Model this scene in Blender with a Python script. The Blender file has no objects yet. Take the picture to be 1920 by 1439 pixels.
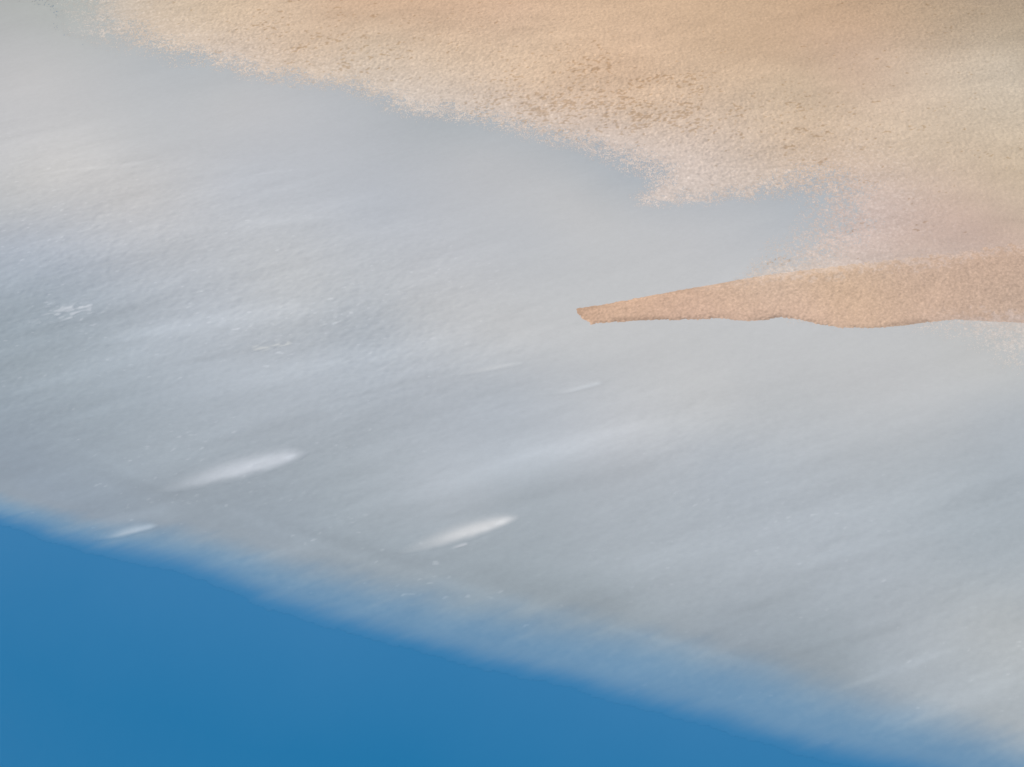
import bpy, math
import numpy as np
from mathutils import Vector

# ------------------------------------------------------------------ camera, light, exposure
scene = bpy.context.scene
PITCH = math.radians(50.0)
DIST = 150.0
LENS = 50.0
CAM = (0.0, -DIST * math.cos(PITCH), DIST * math.sin(PITCH))
cam_data = bpy.data.cameras.new('camera')
cam_data.lens = LENS
cam_data.sensor_width = 36.0
cam_data.clip_start = 0.5
cam_data.clip_end = 20000.0
cam = bpy.data.objects.new('camera', cam_data)
scene.collection.objects.link(cam)
cam.location = CAM
cam.rotation_euler = (math.pi / 2 - PITCH, 0, 0)
scene.camera = cam

SUN_ELEV = math.radians(48.0)
SUN_AZ = math.radians(-62.0)          # measured from +Y (away from the camera), negative = to the left
world = bpy.data.worlds.new('World')
scene.world = world
world.use_nodes = True
wn = world.node_tree
bg = wn.nodes['Background']
sky = wn.nodes.new('ShaderNodeTexSky')
sky.sky_type = 'NISHITA'
sky.sun_disc = False
sky.sun_elevation = SUN_ELEV
sky.sun_rotation = SUN_AZ
sky.dust_density = 3.0
wn.links.new(sky.outputs['Color'], bg.inputs['Color'])
bg.inputs['Strength'].default_value = 0.10

sun_data = bpy.data.lights.new('sun', 'SUN')
sun_data.energy = 2.2
sun_data.angle = math.radians(3.0)
sun_data.color = (1.0, 0.95, 0.88)
sun = bpy.data.objects.new('sun', sun_data)
scene.collection.objects.link(sun)
sd = Vector((math.sin(SUN_AZ) * math.cos(SUN_ELEV), math.cos(SUN_AZ) * math.cos(SUN_ELEV), math.sin(SUN_ELEV)))
sun.location = sd * 200
sun.rotation_euler = sd.to_track_quat('Z', 'Y').to_euler()

scene.view_settings.view_transform = 'Standard'
scene.view_settings.look = 'None'
scene.view_settings.exposure = 0.45
scene.view_settings.gamma = 1.0
scene.view_settings.use_curve_mapping = False

# what a flat ground of albedo 1 shows under this light and exposure (linear), measured once
GAIN = np.array([1.33, 1.33, 1.39])
GAIN_SAND = GAIN * 0.97              # rough sand shades itself a little
GAIN_SEA = np.array([1.50, 1.36, 1.38])

# ------------------------------------------------------------------ helpers
rng = np.random.default_rng(7)
FPX = 1920 * LENS / 36.0

def ground(px, py):
    """point on the ground (z = 0) seen at a place of the 1920 x 1439 view"""
    x = (np.asarray(px, float) - 960.0) / FPX
    y = (719.5 - np.asarray(py, float)) / FPX
    dy = math.cos(PITCH) + y * math.sin(PITCH)
    dz = -math.sin(PITCH) + y * math.cos(PITCH)
    t = -CAM[2] / dz
    return x * t, CAM[1] + dy * t

def lin(c):
    c = np.asarray(c, float) / 255.0
    return np.where(c <= 0.04045, c / 12.92, ((c + 0.055) / 1.055) ** 2.4)

class Field:
    """smooth surface through scattered values"""
    def __init__(self, pts, vals, smooth=0.15, cell=2.0, box=(-110, 110, -75, 130)):
        pts = np.asarray(pts, float)
        vals = np.asarray(vals, float)
        if vals.ndim == 1:
            vals = vals[:, None]
        gx, gy = ground(pts[:, 0], pts[:, 1])
        n = len(gx)
        r = np.hypot(gx[:, None] - gx, gy[:, None] - gy)
        A = np.sqrt(r * r + 9.0)
        M = np.block([[A - smooth * np.eye(n), np.ones((n, 1))], [np.ones((1, n)), np.zeros((1, 1))]])
        w = np.linalg.solve(M, np.vstack([vals, np.zeros((1, vals.shape[1]))]))
        self.x0, self.x1, self.y0, self.y1 = box
        self.nx = int((self.x1 - self.x0) / cell) + 1
        self.ny = int((self.y1 - self.y0) / cell) + 1
        X, Y = np.meshgrid(np.linspace(self.x0, self.x1, self.nx), np.linspace(self.y0, self.y1, self.ny))
        R = np.sqrt((X.ravel()[:, None] - gx) ** 2 + (Y.ravel()[:, None] - gy) ** 2 + 9.0)
        G = R @ w[:-1] + w[-1]
        G = np.clip(G, vals.min(0), vals.max(0))
        self.G = G.reshape(self.ny, self.nx, -1)
    def __call__(self, X, Y):
        u = np.clip((X - self.x0) / (self.x1 - self.x0) * (self.nx - 1), 0, self.nx - 1.001)
        v = np.clip((Y - self.y0) / (self.y1 - self.y0) * (self.ny - 1), 0, self.ny - 1.001)
        i = u.astype(int); j = v.astype(int)
        fu = (u - i)[..., None]; fv = (v - j)[..., None]
        G = self.G
        out = (G[j, i] * (1 - fu) + G[j, i + 1] * fu) * (1 - fv) + (G[j + 1, i] * (1 - fu) + G[j + 1, i + 1] * fu) * fv
        return out if out.shape[-1] > 1 else out[..., 0]

def noise(shape, cell, size, angle=0.0, stretch=1.0, rough=0.0):
    """Gaussian-filtered random field, unit variance. size = feature length in metres across,
    stretch = how much longer along `angle` (radians from +X)"""
    ny, nx = shape
    N = rng.standard_normal((ny, nx))
    fx = np.fft.fftfreq(nx, cell)[None, :]
    fy = np.fft.fftfreq(ny, cell)[:, None]
    a = fx * math.cos(angle) + fy * math.sin(angle)
    b = -fx * math.sin(angle) + fy * math.cos(angle)
    q = (a * stretch) ** 2 + b ** 2
    H = np.exp(-2 * (math.pi ** 2) * q * (size * 0.4) ** 2)
    if rough:
        H = H + rough * np.exp(-2 * (math.pi ** 2) * q * (size * 0.12) ** 2)
    F = np.real(np.fft.ifft2(np.fft.fft2(N) * H))
    return (F - F.mean()) / F.std()

def signed(poly, X, Y, closed=True):
    """signed distance to a polygon given as view points: positive inside"""
    P = np.column_stack(ground(np.array(poly)[:, 0], np.array(poly)[:, 1]))
    n = len(P)
    d = np.full(X.shape, 1e9)
    inside = np.zeros(X.shape, bool)
    for k in range(n):
        a = P[k]; b = P[(k + 1) % n]
        e = b - a
        t = np.clip(((X - a[0]) * e[0] + (Y - a[1]) * e[1]) / (e @ e), 0, 1)
        d = np.minimum(d, np.hypot(X - a[0] - t * e[0], Y - a[1] - t * e[1]))
        if a[1] != b[1]:
            c = ((a[1] > Y) != (b[1] > Y)) & (X < (b[0] - a[0]) * (Y - a[1]) / (b[1] - a[1]) + a[0])
            inside ^= c
    return np.where(inside, d, -d)

def ss(a, b, x):
    t = np.clip((x - a) / (b - a), 0, 1)
    return t * t * (3 - 2 * t)

def swell(X, Y):
    return np.sin(X * 0.31 + Y * 0.17) * np.sin(Y * 0.53 - X * 0.11 + 1.3) + 0.5 * np.sin(X * 0.13 - Y * 0.71)

def sand_level(D, X, Y):
    """height of the bare sand at a distance D inside the edge of the beach"""
    low = 0.008 * np.clip(D + 4.0, -2, 7.5)
    return low + np.minimum(0.035 * np.maximum(D - 3.5, 0), 0.5) + 0.03 * swell(X, Y) * ss(4, 12, D)

def foam_level(DB, T, X, Y):
    return np.maximum(0.0, sand_level(DB, X, Y) * (DB > -4)) + 0.004 + 0.065 * ss(3, 14, T) * ss(-2.5, -8, DB)

SEA_LEVEL = -0.004

def edge_softness(X, Y):
    return 1.25 * Field([(0, 40), (100, 20), (200, 50), (330, 90), (500, 130), (800, 205), (1100, 270), (1230, 330), (1200, 372), (1400, 360), (1560, 380), (1620, 400), (1530, 440), (1430, 500), (1350, 520), (1900, 650), (1780, 620)],
                 [4.0, 4.0, 3.4, 2.4, 1.8, 1.8, 2.0, 2.4, 1.3, 1.1, 4.0, 4.5, 3.6, 2.2, 1.0, 3.5, 2.4])(X, Y)

def grid_mesh(name, X, Y, Z, mat, keep=None, colour=None, floats=None, smooth=True):
    ny, nx = X.shape
    idx = np.arange(nx * ny).reshape(ny, nx)
    q = np.stack([idx[:-1, :-1], idx[:-1, 1:], idx[1:, 1:], idx[1:, :-1]], -1).reshape(-1, 4)
    if keep is not None:
        k = (keep[:-1, :-1] | keep[:-1, 1:] | keep[1:, 1:] | keep[1:, :-1]).ravel()
        q = q[k]
    used = np.zeros(nx * ny, bool); used[q.ravel()] = True
    remap = np.cumsum(used) - 1
    q = remap[q]
    co = np.stack([X, Y, Z], -1).reshape(-1, 3)[used].astype(np.float32)
    me = bpy.data.meshes.new(name)
    me.vertices.add(len(co)); me.vertices.foreach_set('co', co.ravel())
    me.loops.add(q.size); me.loops.foreach_set('vertex_index', q.ravel().astype(np.int32))
    me.polygons.add(len(q)); me.polygons.foreach_set('loop_start', np.arange(0, q.size, 4, dtype=np.int32))
    me.update(calc_edges=True)
    me.polygons.foreach_set('use_smooth', np.full(len(q), smooth))
    if colour is not None:
        at = me.attributes.new('tone', 'FLOAT_COLOR', 'POINT')
        c = np.ones((len(co), 4), np.float32); c[:, :3] = colour.reshape(-1, 3)[used]
        at.data.foreach_set('color', c.ravel())
    for k, v in (floats or {}).items():
        at = me.attributes.new(k, 'FLOAT', 'POINT')
        at.data.foreach_set('value', v.ravel()[used].astype(np.float32))
    me.materials.append(mat)
    ob = bpy.data.objects.new(name, me)
    scene.collection.objects.link(ob)
    return ob

def tag(o, label=None, category=None, kind=None, group=None):
    if label: o['label'] = label
    if category: o['category'] = category
    if kind: o['kind'] = kind
    if group: o['group'] = group

# ------------------------------------------------------------------ materials
def new_mat(name):
    m = bpy.data.materials.new(name); m.use_nodes = True
    nt = m.node_tree
    return m, nt, nt.nodes['Principled BSDF'], nt.nodes['Material Output']

def attr(nt, name):
    n = nt.nodes.new('ShaderNodeAttribute'); n.attribute_name = name
    return n

def noise_node(nt, scale, detail=2.0, rough=0.5, vec=None):
    n = nt.nodes.new('ShaderNodeTexNoise')
    n.inputs['Scale'].default_value = scale
    n.inputs['Detail'].default_value = detail
    n.inputs['Roughness'].default_value = rough
    if vec: nt.links.new(vec, n.inputs['Vector'])
    return n

def position(nt):
    return nt.nodes.new('ShaderNodeNewGeometry').outputs['Position']

def math_node(nt, op, a, b, clamp=False):
    n = nt.nodes.new('ShaderNodeMath'); n.operation = op; n.use_clamp = clamp
    for i, v in enumerate((a, b)):
        if v is None: continue
        if isinstance(v, (int, float)): n.inputs[i].default_value = v
        else: nt.links.new(v, n.inputs[i])
    return n.outputs[0]

def scaled_colour(nt, col, fac):
    n = nt.nodes.new('ShaderNodeVectorMath'); n.operation = 'SCALE'
    nt.links.new(col, n.inputs[0]); nt.links.new(fac, n.inputs['Scale'])
    return n.outputs[0]

def sand_material(name, contrast, spread=0.45):
    m, nt, bsdf, out = new_mat(name)
    pos = position(nt)
    a = attr(nt, 'tone')
    gr = noise_node(nt, 7.0, 2.0, 0.7, pos)
    f = math_node(nt, 'MULTIPLY_ADD', gr.outputs['Fac'], contrast)
    f.node.inputs[2].default_value = 1.0 - contrast * 0.5
    nt.links.new(scaled_colour(nt, a.outputs['Color'], f), bsdf.inputs['Base Color'])
    bsdf.inputs['Roughness'].default_value = 0.95
    bsdf.inputs['Specular IOR Level'].default_value = 0.1
    b = nt.nodes.new('ShaderNodeBump')
    b.inputs['Strength'].default_value = 0.4
    b.inputs['Distance'].default_value = 0.03
    nt.links.new(gr.outputs['Fac'], b.inputs['Height'])
    nt.links.new(b.outputs['Normal'], bsdf.inputs['Normal'])
    return m

def sea_colour(nt, pos):
    n1 = noise_node(nt, 0.035, 3.0, 0.5, pos)
    r = nt.nodes.new('ShaderNodeValToRGB')
    c1 = lin((38, 121, 171)) / GAIN_SEA; c2 = lin((75, 135, 183)) / GAIN_SEA
    r.color_ramp.elements[0].position = 0.0
    r.color_ramp.elements[1].position = 1.0
    r.color_ramp.elements[0].color = (*c1, 1)
    r.color_ramp.elements[1].color = (*c2, 1)
    dt = nt.nodes.new('ShaderNodeVectorMath'); dt.operation = 'DOT_PRODUCT'
    nt.links.new(pos, dt.inputs[0]); dt.inputs[1].default_value = (0.31, 0.95, 0.0)   # towards the shallows
    g = math_node(nt, 'MULTIPLY_ADD', dt.outputs['Value'], 1 / 28.0)
    g.node.inputs[2].default_value = 46.0 / 28.0
    g2 = math_node(nt, 'MULTIPLY_ADD', n1.outputs['Fac'], 0.5); g2.node.inputs[2].default_value = -0.25
    g = math_node(nt, 'ADD', g, g2, clamp=True)
    nt.links.new(g, r.inputs['Fac'])
    return r

def foam_material(name, cells=0.09):
    m, nt, bsdf, out = new_mat(name)
    pos = position(nt)
    a = attr(nt, 'tone')
    al = attr(nt, 'cover')
    mp = nt.nodes.new('ShaderNodeMapping')
    mp.inputs['Rotation'].default_value = (0, 0, -math.radians(22))
    mp.inputs['Scale'].default_value = (0.45, 1.0, 1.0)
    nt.links.new(pos, mp.inputs['Vector'])
    gr = noise_node(nt, 4.5, 2.0, 0.6, mp.outputs['Vector'])
    fine = noise_node(nt, 9.0, 1.0, 0.5, pos)
    s = math_node(nt, 'ADD', gr.outputs['Fac'], fine.outputs['Fac'])
    f = math_node(nt, 'MULTIPLY_ADD', s, 0.06)
    f.node.inputs[2].default_value = 0.94
    # where the froth thins out to sea the water colour comes through the film
    fr = attr(nt, 'froth')
    w = nt.nodes.new('ShaderNodeMix'); w.data_type = 'RGBA'
    nt.links.new(fr.outputs['Fac'], w.inputs['Factor'])
    nt.links.new(sea_colour(nt, pos).outputs['Color'], w.inputs['A'])
    nt.links.new(scaled_colour(nt, a.outputs['Color'], f), w.inputs['B'])
    nt.links.new(w.outputs['Result'], bsdf.inputs['Base Color'])
    bsdf.inputs['Roughness'].default_value = 0.6
    bsdf.inputs['Specular IOR Level'].default_value = 0.08
    b = nt.nodes.new('ShaderNodeBump')
    b.inputs['Strength'].default_value = 0.07
    b.inputs['Distance'].default_value = 0.03
    nt.links.new(gr.outputs['Fac'], b.inputs['Height'])
    nt.links.new(b.outputs['Normal'], bsdf.inputs['Normal'])
    # froth is a lace of bubbles with open holes a few centimetres wide: the lower the cover, the more holes
    sn = nt.nodes.new('ShaderNodeVectorMath'); sn.operation = 'SNAP'
    nt.links.new(pos, sn.inputs[0]); sn.inputs[1].default_value = (cells, cells, 100.0)
    wn_ = nt.nodes.new('ShaderNodeTexWhiteNoise'); wn_.noise_dimensions = '3D'
    nt.links.new(sn.outputs[0], wn_.inputs['Vector'])
    cov = math_node(nt, 'LESS_THAN', wn_.outputs['Value'], al.outputs['Fac'])
    tr = nt.nodes.new('ShaderNodeBsdfTransparent')
    mx = nt.nodes.new('ShaderNodeMixShader')
    nt.links.new(cov, mx.inputs['Fac'])
    nt.links.new(tr.outputs[0], mx.inputs[1])
    nt.links.new(bsdf.outputs[0], mx.inputs[2])
    nt.links.new(mx.outputs[0], out.inputs['Surface'])
    return m

def sea_material():
    m, nt, bsdf, out = new_mat('deep_blue_water')
    pos = position(nt)
    r = sea_colour(nt, pos)
    nt.links.new(r.outputs['Color'], bsdf.inputs['Base Color'])
    bsdf.inputs['Roughness'].default_value = 0.2
    bsdf.inputs['Specular IOR Level'].default_value = 0.06
    n2 = noise_node(nt, 0.5, 3.0, 0.5, pos)
    b = nt.nodes.new('ShaderNodeBump')
    b.inputs['Strength'].default_value = 0.15
    b.inputs['Distance'].default_value = 0.1
    nt.links.new(n2.outputs['Fac'], b.inputs['Height'])
    nt.links.new(b.outputs['Normal'], bsdf.inputs['Normal'])
    return m

M_SAND = sand_material('dry_beach_sand', 0.30)
M_SPIT = sand_material('coarse_wet_sand', 0.36)
M_FOAM = foam_material('surf_foam')
M_FROTH = M_FOAM
M_SEA = sea_material()

# ------------------------------------------------------------------ outlines on the ground (view points)
BEACH = [(-900, -500), (-200, -120), (60, -60), (160, -10), (172, 42), (270, 80), (400, 116), (500, 140), (640, 160), (740, 192), (800, 212),
         (900, 222), (1000, 246), (1100, 274), (1180, 304), (1236, 326), (1228, 345), (1200, 366), (1205, 380),
         (1300, 374), (1400, 363), (1480, 353), (1548, 348), (1564, 375), (1560, 412), (1510, 462),
         (1440, 500), (1400, 530), (1500, 580), (1700, 590), (1800, 605), (1860, 635), (1920, 655), (2100, 720), (2500, 900), (3000, 900), (3000, -500)]
SPIT = [(1078, 580), (1140, 570), (1200, 559), (1300, 540), (1400, 522), (1500, 508), (1600, 497), (1700, 489),
        (1800, 476), (1920, 462), (2050, 452), (2300, 450), (2300, 640), (2100, 622), (1950, 608), (1860, 604), (1790, 600), (1740, 605),
        (1690, 612), (1640, 616), (1580, 615), (1540, 610), (1500, 600), (1465, 596), (1430, 601), (1395, 603),
        (1350, 598), (1300, 600), (1200, 602), (1108, 609), (1092, 600)]
EDGE = [(-1500, 560), (-600, 760), (-300, 850), (0, 955), (100, 990), (200, 1020), (300, 1048), (400, 1080), (500, 1112), (600, 1142), (700, 1172),
        (800, 1196), (900, 1224), (1000, 1250), (1100, 1274), (1200, 1298), (1300, 1326), (1400, 1355), (1500, 1385),
        (1600, 1410), (1750, 1445), (1900, 1490), (2300, 1590), (2800, 1700), (3000, -600), (-1500, -600)]

# ------------------------------------------------------------------ sand
SAND_TONES = [
    (150, 30, 200, 195, 184), (200, 60, 207, 195, 181), (260, 40, 212, 192, 168), (330, 30, 214, 194, 168), (420, 50, 218, 194, 165), (560, 20, 217, 190, 160),
    (420, 100, 215, 198, 180), (560, 90, 218, 192, 163), (650, 20, 210, 178, 146), (780, 30, 212, 180, 148),
    (700, 80, 217, 194, 166), (660, 140, 214, 196, 175), (800, 190, 214, 199, 183), (850, 120, 219, 194, 165),
    (950, 30, 216, 183, 152), (1000, 90, 220, 192, 161), (1000, 170, 218, 190, 160), (950, 205, 214, 196, 178),
    (1100, 30, 219, 187, 153), (1200, 80, 219, 187, 154), (1180, 140, 212, 180, 148), (1250, 120, 214, 184, 152),
    (1200, 210, 217, 190, 161), (1150, 265, 212, 196, 182), (1300, 290, 214, 196, 180), (1250, 345, 214, 198, 184),
    (1400, 20, 208, 177, 143), (1350, 80, 212, 181, 147), (1450, 110, 206, 176, 144), (1600, 60, 198, 171, 138), (1500, 160, 208, 184, 154),
    (1420, 220, 213, 189, 162), (1500, 280, 213, 187, 158), (1450, 335, 210, 192, 174), (1600, 120, 203, 180, 152), (1600, 150, 202, 178, 149),
    (1750, 30, 186, 166, 135), (1890, 20, 176, 160, 132), (1750, 85, 192, 172, 142), (1900, 70, 182, 168, 140), (1750, 120, 208, 192, 165), (1880, 130, 201, 190, 166),
    (1650, 210, 213, 194, 166), (1850, 200, 204, 191, 165), (1700, 280, 209, 192, 164), (1850, 280, 206, 190, 162), (1900, 330, 205, 188, 158),
    (1600, 320, 206, 188, 166), (1650, 390, 201, 186, 172), (1600, 440, 206, 190, 176), (1550, 500, 212, 195, 180), (1780, 400, 198, 178, 158), (1830, 420, 197, 177, 158),
    (1700, 460, 200, 181, 162), (1890, 400, 203, 186, 162), (1900, 450, 200, 178, 156), (1480, 500, 208, 193, 178), (1900, 650, 207, 204, 192), (1850, 625, 206, 202, 190)]
SPIT_TONES = [
    (1090, 590, 204, 170, 140), (1130, 600, 210, 178, 148), (1200, 580, 208, 175, 145), (1300, 560, 208, 176, 147), (1300, 590, 212, 180, 154),
    (1400, 570, 210, 180, 151), (1450, 530, 208, 182, 155), (1550, 550, 209, 179, 147), (1600, 590, 210, 180, 149), (1500, 590, 212, 182, 156),
    (1650, 520, 206, 178, 149), (1750, 560, 203, 174, 146), (1750, 590, 206, 178, 153), (1850, 500, 201, 173, 147),
    (1880, 550, 196, 170, 145), (1910, 590, 195, 171, 148), (1700, 495, 202, 176, 151)]
FOAM_TONES = [
    (30, 20, 178, 179, 173), (150, 20, 182, 185, 176), (60, 80, 187, 187, 184), (60, 150, 196, 195, 192), (30, 250, 198, 198, 197), (100, 330, 203, 201, 196),
    (250, 310, 196, 196, 194), (300, 250, 191, 193, 193), (250, 110, 184, 186, 185), (350, 120, 180, 184, 184), (450, 200, 193, 193, 192), (600, 190, 187, 189, 190),
    (600, 300, 188, 191, 194), (820, 240, 176, 180, 181), (900, 250, 178, 182, 183), (900, 300, 190, 191, 191), (1050, 300, 184, 187, 188), (1180, 330, 172, 178, 182), (1050, 360, 192, 193, 192),
    (700, 400, 184, 189, 194), (450, 350, 186, 190, 194), (250, 370, 198, 196, 192), (20, 380, 192, 193, 191), (120, 430, 185, 189, 193), (300, 440, 190, 192, 193),
    (20, 460, 170, 178, 188), (150, 500, 166, 174, 184), (30, 560, 150, 161, 171), (30, 620, 142, 154, 165), (200, 600, 158, 168, 178), (50, 690, 150, 161, 169), (20, 750, 138, 150, 163),
    (300, 640, 168, 177, 186), (400, 560, 178, 184, 191), (500, 480, 190, 193, 193), (560, 540, 191, 194, 193), (400, 720, 165, 174, 184), (250, 760, 150, 161, 172), (120, 830, 142, 153, 167),
    (30, 880, 132, 146, 167), (250, 850, 150, 160, 171), (320, 905, 150, 160, 172), (200, 950, 132, 148, 170), (420, 960, 142, 152, 165), (550, 1000, 142, 152, 166),
    (550, 800, 165, 172, 181), (650, 870, 160, 168, 175), (700, 700, 172, 180, 189), (680, 610, 172, 180, 188), (600, 640, 178, 186, 193), (800, 580, 193, 196, 196),
    (950, 620, 196, 197, 195), (1000, 560, 193, 196, 197), (850, 500, 190, 193, 196), (1000, 450, 189, 192, 194), (1100, 400, 196, 196, 194), (1300, 450, 195, 196, 196), (1300, 395, 188, 190, 191), (1450, 385, 182, 185, 186),
    (1150, 530, 198, 200, 200), (1500, 390, 180, 185, 188), (1450, 440, 190, 193, 195), (1100, 640, 198, 199, 198), (1300, 640, 199, 200, 199), (1500, 660, 199, 201, 201), (1700, 650, 199, 200, 199), (1860, 700, 198, 197, 190),
    (800, 700, 178, 184, 192), (950, 740, 174, 182, 192), (1100, 700, 187, 192, 197), (1250, 720, 192, 194, 195), (1400, 700, 192, 195, 197), (1600, 730, 193, 195, 196), (1750, 760, 190, 193, 195), (1890, 770, 178, 184, 190),
    (1000, 850, 174, 180, 189), (1200, 800, 188, 192, 197), (1330, 765, 196, 198, 197), (1150, 850, 182, 186, 194), (1350, 850, 174, 181, 190), (1550, 830, 182, 188, 193), (1750, 870, 176, 183, 188), (1900, 900, 164, 172, 179),
    (850, 930, 172, 177, 185), (750, 900, 164, 171, 179), (1000, 930, 160, 168, 175), (1200, 950, 168, 175, 182), (1500, 950, 170, 177, 185), (1800, 980, 164, 173, 179), (650, 1000, 150, 160, 169), (1100, 1000, 165, 172, 180),
    (900, 1090, 146, 157, 165), (750, 1050, 146, 157, 168), (1000, 1100, 148, 158, 165), (1200, 1060, 164, 171, 178), (1450, 1090, 166, 172, 179), (1650, 1100, 168, 175, 183), (1850, 1060, 162, 171, 178), (1890, 1180, 186, 188, 182), (1820, 1200, 178, 182, 180),
    (1150, 1150, 145, 155, 162), (1300, 1150, 156, 163, 170), (1350, 1220, 136, 148, 163), (1530, 1205, 148, 156, 163), (1600, 1270, 146, 155, 163), (1700, 1220, 168, 174, 180), (1800, 1270, 168, 173, 176), (1900, 1310, 170, 177, 179), (1750, 1320, 162, 171, 178), (1650, 1320, 148, 162, 177)]

def tone_field(tab, gain=None, smooth=2.5):
    t = np.array(tab, float)
    return Field(t[:, :2], lin(t[:, 2:]) / (GAIN if gain is None else gain), smooth=smooth)

BANDS = [  # tail, head (view points), half width in view pixels, change in brightness
    (640, 960, 1370, 765, 34, 0.10), (560, 930, 1050, 815, 22, 0.05), (900, 880, 1230, 790, 14, 0.05),
    (180, 640, 620, 570, 26, 0.08), (0, 745, 330, 640, 20, 0.06), (60, 800, 640, 660, 26, 0.05),
    (300, 760, 900, 620, 24, 0.04), (0, 640, 330, 560, 18, -0.07), (580, 765, 870, 690, 8, -0.06),
    (300, 690, 560, 640, 9, -0.04), (760, 985, 1250, 865, 20, -0.06), (0, 800, 420, 705, 18, -0.05), (330, 850, 640, 770, 16, -0.04),
    (1370, 1155, 1510, 1103, 7, -0.05), (1450, 1240, 1720, 1165, 10, -0.05), (1560, 1300, 1790, 1215, 8, 0.06), (1640, 1360, 1920, 1260, 26, 0.06),
    (1100, 1080, 1800, 900, 40, 0.03), (1280, 1010, 1900, 840, 26, -0.03), (1350, 1090, 1900, 960, 18, 0.03), (1400, 900, 1900, 790, 22, -0.03),
    (60, 800, 340, 930, 9, 0.025), (340, 925, 760, 1075, 12, 0.035), (740, 1065, 1100, 1170, 13, 0.035), (1100, 1165, 1500, 1270, 9, 0.04),
    (150, 880, 420, 950, 16, -0.05), (480, 975, 800, 1060, 16, -0.06), (850, 1065, 1200, 1150, 36, -0.06), (1180, 1165, 1620, 1275, 30, -0.05), (1480, 1270, 1760, 1330, 16, -0.03),
    (40, 330, 280, 305, 6, 0.05), (350, 430, 660, 405, 9, 0.03), (470, 330, 560, 318, 4, 0.03), (140, 990, 330, 955, 14, 0.06), (420, 1060, 600, 1020, 12, 0.04)]

def sand_sheet():
    cell = 0.125
    xs = np.arange(-72, 72, cell); ys = np.arange(-12, 76, cell)
    X, Y = np.meshgrid(xs, ys)
    D = signed(BEACH, X, Y)
    sh = X.shape
    grain = noise(sh, cell, 0.20)
    lump = noise(sh, cell, 0.8, math.radians(12), 1.8)
    wide = noise(sh, cell, 7.0, math.radians(10), 2.5)
    base = sand_level(D, X, Y)
    rough = Field([(250, 40), (500, 80), (700, 130), (900, 170), (1100, 190), (1300, 230), (1500, 290), (1700, 60), (1500, 130), (1600, 140), (1650, 300), (1820, 400), (1740, 430), (1600, 420), (1850, 280), (650, 30), (1200, 60)],
                  [0.7, 1, 1, 1, 1, 1, 0.9, 0.6, 0.35, 0.25, 0.6, 0.05, 0.1, 0.7, 0.5, 0.4, 0.55])(X, Y)
    edge_boost = 1 - ss(2, 9, D)
    soft = edge_softness(X, Y)
    away = ss(0.9, 1.9, D / soft)
    amp = (0.007 + 0.014 * rough) * (0.10 + 0.90 * away)
    Z = base + amp * (0.75 * grain + 0.22 * lump) - 0.002
    # hollows left where the froth has drained away: browner, lower
    pitn = 0.85 * noise(sh, cell, 0.24, math.radians(14), 1.6) + 0.38 * noise(sh, cell, 1.0, math.radians(12), 2.2) + 0.25 * noise(sh, cell, 4.0, math.radians(8), 2.5)
    pitd = Field([(250, 40), (450, 90), (600, 130), (700, 100), (850, 60), (900, 190), (1000, 180), (1080, 190), (1000, 100), (1200, 220), (1300, 230), (1350, 280), (1480, 280), (1560, 290), (1200, 100), (1400, 100), (1700, 60),
                  (1800, 250), (1780, 380), (1600, 400), (800, 205), (1250, 300), (1400, 340), (1180, 290), (500, 130), (1600, 200), (1700, 330), (1500, 490), (1900, 640), (1820, 610)],
                 [0.15, 0.4, 0.5, 0.55, 0.2, 0.75, 0.95, 1.0, 0.45, 1.0, 0.9, 0.6, 0.7, 0.75, 0.1, 0.15, 0.1, 0.2, 0.0, 0.3, 0.1, 0.25, 0.3, 0.1, 0.2, 0.25, 0.3, 0.3, 0.2, 0.3])(X, Y)
    pit = ss(0.0, 0.6, pitn - (2.3 - 1.7 * pitd))
    Z -= 0.015 * pit * away
    sand_tab = np.array(SAND_TONES, float) + [0, 0, -2, 0, 5]
    sand_tab[:, 2] += 3 * (sand_tab[:, 0] > 1580)
    sand_tab[:, 3] -= 1.5 * (sand_tab[:, 0] > 1580)
    C = tone_field(sand_tab, GAIN_SAND, 1.5)(X, Y)
    brown = np.array([0.76, 0.69, 0.60])
    C = C * (1 + (brown - 1) * (0.8 * pit)[..., None])
    pale = ss(0.5, 2.0, noise(sh, cell, 0.2) + 0.9 - 0.45 * D / soft) * ss(4.0, 1.0, D / soft)
    C = C + 0.13 * (np.array([0.60, 0.57, 0.52]) - C * 0.5) * pale[..., None]
    C = C * (1 + 0.025 * noise(sh, cell, 2.5, math.radians(8), 3.0, 0.2) * (1 - 0.4 * edge_boost))[..., None]
    C = C * (1 + (0.02 + 0.035 * rough) * noise(sh, cell, 0.22))[..., None]
    o = grid_mesh('beach', X, Y, Z, M_SAND, keep=(D > -4.4), colour=C)
    tag(o, 'golden pitted beach sand with a pale froth margin', kind='structure')
    return o

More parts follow.
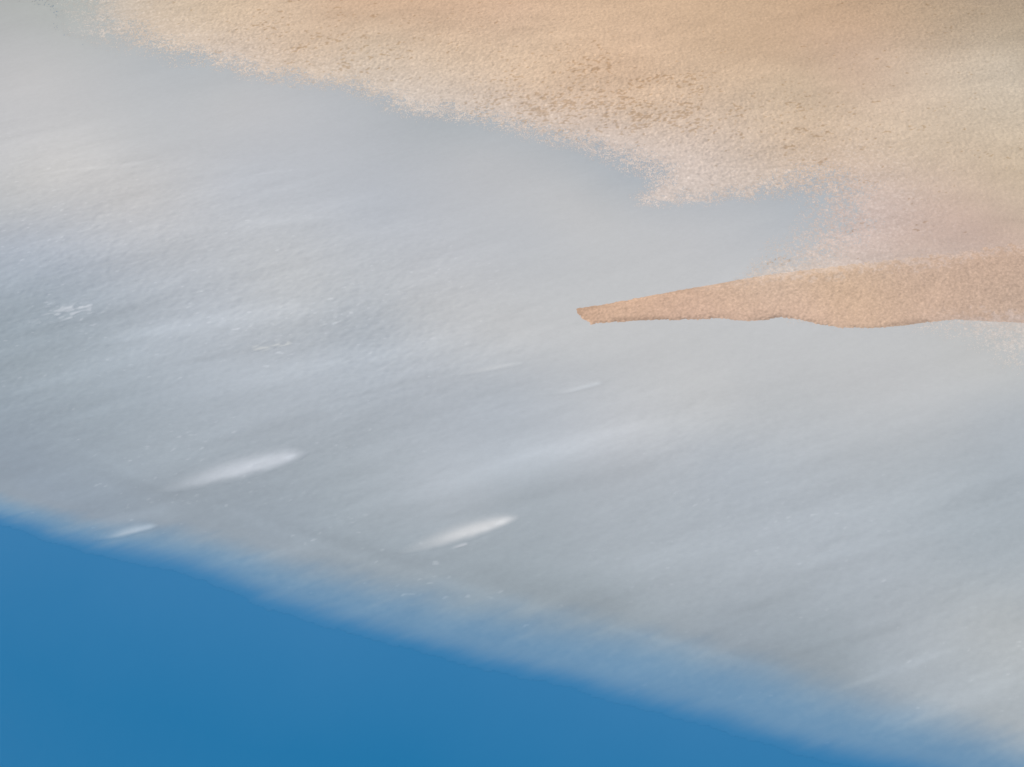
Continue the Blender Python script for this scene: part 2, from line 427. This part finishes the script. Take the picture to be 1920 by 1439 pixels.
def spit_sheet():
    cell = 0.11
    xs = np.arange(4, 62, cell); ys = np.arange(0, 24, cell)
    X, Y = np.meshgrid(xs, ys)
    D = signed(SPIT, X, Y)
    sh = X.shape
    U = Field([(1100, 560), (1300, 530), (1500, 500), (1700, 480), (1900, 450), (1100, 620), (1300, 610), (1500, 620), (1700, 630), (1900, 620)],
              [0.12, 0.10, 0.05, 0.03, 0.03, 0.30, 0.30, 0.26, 0.2, 0.10])(X, Y)
    g = noise(sh, cell, 0.2); l = noise(sh, cell, 0.6)
    DB = signed(BEACH, X, Y)
    Z = foam_level(DB, np.full(sh, 30.0), X, Y) + np.clip(U * (D - 0.05 * l - 0.09 * g), -0.3, 0.08) + 0.05 * np.minimum(U / 0.3, 1) * ss(0.0, 1.2, D) + (0.009 * g + 0.006 * l) * ss(-0.8, 0.2, D) - 0.006
    C = tone_field(np.array(SPIT_TONES) + [0, 0, 1, 1, 7], GAIN_SAND, 1.0)(X, Y)
    C = C * (1 + 0.065 * noise(sh, cell, 0.16) + 0.015 * noise(sh, cell, 1.5))[..., None]
    # thin pale drift of dry grains along the upper side
    up = ss(0.16, 0.08, U)
    drift = up * ss(1.6, -0.1, D + 0.5 * l + 0.5 * g)
    C = C * (1 + (np.array([1.05, 1.12, 1.22]) - 1) * drift[..., None])
    # darker broken line along the scarp facing the water
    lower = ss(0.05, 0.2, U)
    dark_lip = ss(0.9, 0.15, D) * lower * ss(-0.6, 0.9, noise(sh, cell, 1.2, math.radians(-3), 4.0) + 0.5 * g)
    C = C * (1 - 0.24 * dark_lip)[..., None]
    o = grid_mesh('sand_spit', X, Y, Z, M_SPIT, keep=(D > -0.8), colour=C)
    tag(o, 'tapering spit of coarse pinkish sand running into the foam', kind='structure')
    return o

# ------------------------------------------------------------------ sea and foam
def foam_sheet():
    cell = 0.15
    xs = np.arange(-84, 72, cell); ys = np.arange(-48, 82, cell)
    X, Y = np.meshgrid(xs, ys)
    sh = X.shape
    ang = math.radians(24)
    D = signed(EDGE, X, Y)
    streak = noise(sh, cell, 1.3, ang, 6.0, 0.25)
    streak2 = noise(sh, cell, 0.45, ang, 5.0, 0.2)
    streak3 = noise(sh, cell, 3.2, math.radians(22), 5.0)
    wide = noise(sh, cell, 5.0, math.radians(-12), 2.0)
    fr = noise(sh, cell, 0.3, ang, 1.6)
    W = Field([(0, 940), (200, 1000), (400, 1060), (700, 1150), (1000, 1220), (1300, 1290), (1600, 1370), (1900, 1430), (0, 700), (1900, 1000)],
              [1.9, 2.4, 4.2, 5.6, 6.0, 6.2, 6.4, 6.4, 4, 6])(X, Y)
    T = D + 1.15 + 0.09 * streak + 0.05 * streak2 + 0.2 * wide
    W2 = Field([(0, 940), (200, 1000), (400, 1060), (600, 1130), (800, 1170), (1000, 1220), (1300, 1290), (1600, 1370), (1900, 1430), (0, 700), (1900, 1000)],
               [2.2, 2.8, 4.2, 4.9, 5.2, 6.0, 6.4, 6.2, 5.8, 4, 6])(X, Y)
    lead = np.minimum(2.7, 1.0 * W2 - 0.7) + 0.15 * fr
    # a soft margin, a plateau of translucent film, then full froth
    A = 0.50 * ss(-0.1, 1.0, T / lead) + 0.50 * ss(0.35, 1.45, T / W2 + 0.02 * streak + 0.02 * streak3)
    A = np.clip(A + 0.012 * fr * A * (1 - A) * 4, 0, 1)
    T2 = T / W2
    DB = signed(BEACH, X, Y)
    soft = edge_softness(X, Y)
    f2 = noise(sh, cell, 0.22)
    S = 0.5 - 0.5 * (DB + 0.35 * noise(sh, cell, 2.2)) / soft
    AB = ss(-0.1, 1.1, S)
    AB = np.clip(AB + (0.20 * f2 + 0.10 * fr) * 4 * AB * (1 - AB), 0, 1)
    AB[DB > 1.25 * soft] = 0
    ripple = Field([(50, 430), (200, 480), (350, 540), (450, 600), (650, 590), (700, 640), (600, 700), (400, 700), (800, 730), (300, 250), (700, 350), (1000, 450), (1200, 650), (1600, 650), (60, 150),
                    (1300, 850), (1700, 950), (1500, 1200), (400, 980), (700, 1080), (250, 880), (1000, 900), (1850, 1100), (1000, 800), (800, 900), (1350, 430)],
                   [0.8, 1.0, 0.8, 0.8, 0.9, 1.0, 0.6, 0.45, 0.5, 0.06, 0.06, 0.05, 0.05, 0.05, 0.03, 0.35, 0.3, 0.3, 0.5, 0.5, 0.4, 0.15, 0.35, 0.2, 0.2, 0.04])(X, Y)
    rn = 0.8 * noise(sh, cell, 0.26, math.radians(16), 1.8) + 0.5 * noise(sh, cell, 0.6, math.radians(22), 2.5)
    calm = ss(4, 14, T) * ss(-3.0, -8, DB)
    Z = foam_level(DB, T, X, Y) + calm * (ripple * 0.012 * rn + 0.006 * noise(sh, cell, 3.0, ang, 3.0) * (0.2 + ripple))
    ft = np.array(FOAM_TONES, float)
    ft[:, 2:] += np.clip(180 - ft[:, 2:3], 0, 30) * 0.20 + np.array([2.0, 2.5, 5.5])
    # froth only runs from warm white where bright to slate where dark
    lum = ft[:, 2:].mean(1)
    ref = np.column_stack([np.interp(lum, [140, 165, 185, 198], v) for v in ([131, 157, 182, 197], [143, 169, 189.5, 198.5], [152, 176, 195, 199])])
    ft[:, 4] += 2.5 * np.exp(-((ft[:, 0] - 500) / 500) ** 2 - ((ft[:, 1] - 650) / 200) ** 2)
    wy = (0.15 + 0.5 * ss(380, 620, ft[:, 1]))[:, None]
    ft[:, 2:] = (1 - wy) * ft[:, 2:] + wy * ref
    C = tone_field(ft, None, 1.5)(X, Y)
    # the veil over deep water is fine bubbles: paler and bluer
    veil = lin((140, 167, 186)) / GAIN
    vw = (0.95 * ss(1.45, 0.5, T2))[..., None]
    C = C * (1 - vw) + veil * vw
    grey = C.mean(-1, keepdims=True)
    k = 0.35 + 0.65 * ss(0.03, 0.3, ripple)
    C = C * (1 + k * (0.012 * streak + 0.005 * streak2 + 0.018 * streak3) + (0.005 + 0.012 * ripple) * fr)[..., None]
    # long bands of lighter and darker tone along the wash
    for x0, y0, x1, y1, hw, dl in BANDS:
        (ax, ay), (bx, by) = ground(x0, y0), ground(x1, y1)
        ax, ay, bx, by = map(float, (ax, ay, bx, by))
        L = math.hypot(bx - ax, by - ay); cx, cy = (bx - ax) / L, (by - ay) / L
        u = (X - ax) * cx + (Y - ay) * cy; v = -(X - ax) * cy + (Y - ay) * cx
        t = u / L
        w = hw * 0.0563 * (0.55 + 0.45 * ss(0, 0.6, t)) * (1 + 0.12 * streak2 * min(1, 10 / hw))
        C = C * (1 + (1.35 if dl > 0 else 1.1) * dl * np.exp(-(v / w) ** 2) * ss(-0.12, 0.3, t) * ss(1.1, 0.8, t))[..., None]
    # froth flecks riding on the wash
    fl = noise(sh, cell, 0.22, math.radians(18), 2.2) + 0.35 * noise(sh, cell, 3.5, ang, 2.5)
    fk = ss(2.4, 3.8, fl + 0.5 * ripple) * ss(0.1, 0.4, ripple)
    C = C + (np.array([0.05, 0.05, 0.05]) * (0.9 + 0.7 * ripple[..., None])) * fk[..., None]
    global FOAM_GRID
    FOAM_GRID = (xs[0], ys[0], cell, Z, C, A)
    o = grid_mesh('surf_foam', X, Y, Z, M_FOAM, keep=(A > 0.004) & (AB > 0.004), colour=C, floats={'cover': AB, 'froth': A})
    tag(o, 'smooth pale grey surf foam spread between the sand and the blue water', 'foam', kind='stuff')
    return o

def sea_sheet():
    n = 3
    s = 4000.0
    X, Y = np.meshgrid(np.linspace(-s, s, 41), np.linspace(-s, s, 41))
    Z = np.full_like(X, SEA_LEVEL)
    o = grid_mesh('sea', X, Y, Z, M_SEA)
    tag(o, 'deep smooth blue sea at the bottom left of the view', kind='structure')
    return o

sea_sheet()
sand_sheet()
spit_sheet()
foam_sheet()

# ------------------------------------------------------------------ bright froth streaks lying on the foam
def froth(name_label, tail, head, half, bright, fade=0.8, ragged=0.15, peak=0.7, group='bright froth streaks on the surf'):
    cell = 0.13
    x0, y0 = map(float, ground(*tail)); x1, y1 = map(float, ground(*head))
    L = math.hypot(x1 - x0, y1 - y0); a = math.atan2(y1 - y0, x1 - x0)
    us = np.arange(-0.25 * L, 1.1 * L, cell); vs = np.arange(-3 * half, 3 * half + cell, cell)
    U, V = np.meshgrid(us, vs)
    t = U / L
    w = half * (0.12 + 1.6 * np.clip(t + 0.12, 0, 2) ** 0.7 * np.clip(1.03 - t, 0, 1) ** 0.62)
    bend = 0.10 * half * np.sin(t * 3.0)
    sh = U.shape
    n1 = noise(sh, cell, 0.9, 0.1, 5.0, 0.3); n2 = noise(sh, cell, 0.35, 0.0, 2.0)
    r = (V - bend) / w + ragged * n1 + 0.02 * n2
    r = np.where(r < 0, r * 1.0, r * 0.8)
    A = np.exp(-np.where(r < 0, np.abs(r) ** 3.2, np.abs(r) ** 1.8) * 1.3) * ss(-0.2, 0.5, t) * ss(1.05, 0.84, t)
    A *= (1 - fade) + fade * ss(-0.1, peak, t)
    if ragged > 0.4:
        A *= ss(-0.1, 0.9, n2 + 0.4 * n1)
    A = np.clip(A, 0, 1)
    X = U * math.cos(a) - V * math.sin(a); Y = U * math.sin(a) + V * math.cos(a)
    fx0, fy0, fc, FZ, FC, FA = FOAM_GRID
    ii = np.clip(np.round((X + x0 - fx0) / fc).astype(int), 0, FZ.shape[1] - 1)
    jj = np.clip(np.round((Y + y0 - fy0) / fc).astype(int), 0, FZ.shape[0] - 1)
    Z = FZ[jj, ii] + 0.004 + 0.012 * A
    tone = lin(bright) / GAIN
    C = np.ones(sh + (3,)) * tone
    C = C * (1 + 0.008 * n1 + 0.012 * n2)[..., None]
    # the head of the streak is coloured whiter
    C = C * (1 + 0.13 * ss(0.55, 0.95, t) * ss(-0.9, 0.5, r) * ss(-1.0, 1.2, n2 + n1))[..., None]
    # bubbles thin out into the foam around them: blend to the tone of the froth they lie on
    C = FC[jj, ii] * (1 - A[..., None]) + C * A[..., None]
    thick = np.clip(FA[jj, ii] * (1 - A) + A, 0, 1)
    o = grid_mesh('froth_streak', X, Y, Z, M_FROTH, keep=(A > 0.03), colour=C, floats={'cover': np.full(sh, 1.1), 'froth': thick})
    o.location = (x0, y0, 0)
    tag(o, name_label, 'foam streak', group=group)
    return o

froth('long white froth streak on grey foam, the largest of the bright streaks', (322, 914), (572, 850), 1.15, (201, 208, 217), fade=0.3, ragged=0.04)
froth('bright cream froth streak, thinner and brighter, near the centre of the dark grey foam', (765, 1032), (970, 971), 0.78, (214, 217, 220), fade=0.6, ragged=0.04)
froth('small thin bluish white froth streak beside the blue water edge', (180, 1010), (295, 986), 0.42, (174, 191, 207), fade=0.75, ragged=0.15)
froth('broken cluster of white froth flecks near the left border', (60, 600), (198, 570), 0.85, (196, 203, 211), fade=0.4, ragged=0.55)
froth('small broken cream froth patch on rippled foam left of the sand spit', (440, 662), (555, 640), 0.5, (202, 206, 207), fade=0.6, ragged=0.45)
froth('faint cream froth streak just below left of the sand spit tip', (860, 702), (982, 682), 0.4, (198, 202, 206), fade=0.6, ragged=0.2)
froth('short faint froth streak under the tip of the sand spit', (1040, 738), (1130, 720), 0.4, (201, 206, 211), fade=0.6, ragged=0.2)
froth('tiny bright froth fleck just below the cream streak', (846, 1029), (878, 1020), 0.15, (190, 196, 203), fade=0.5, ragged=0.1)
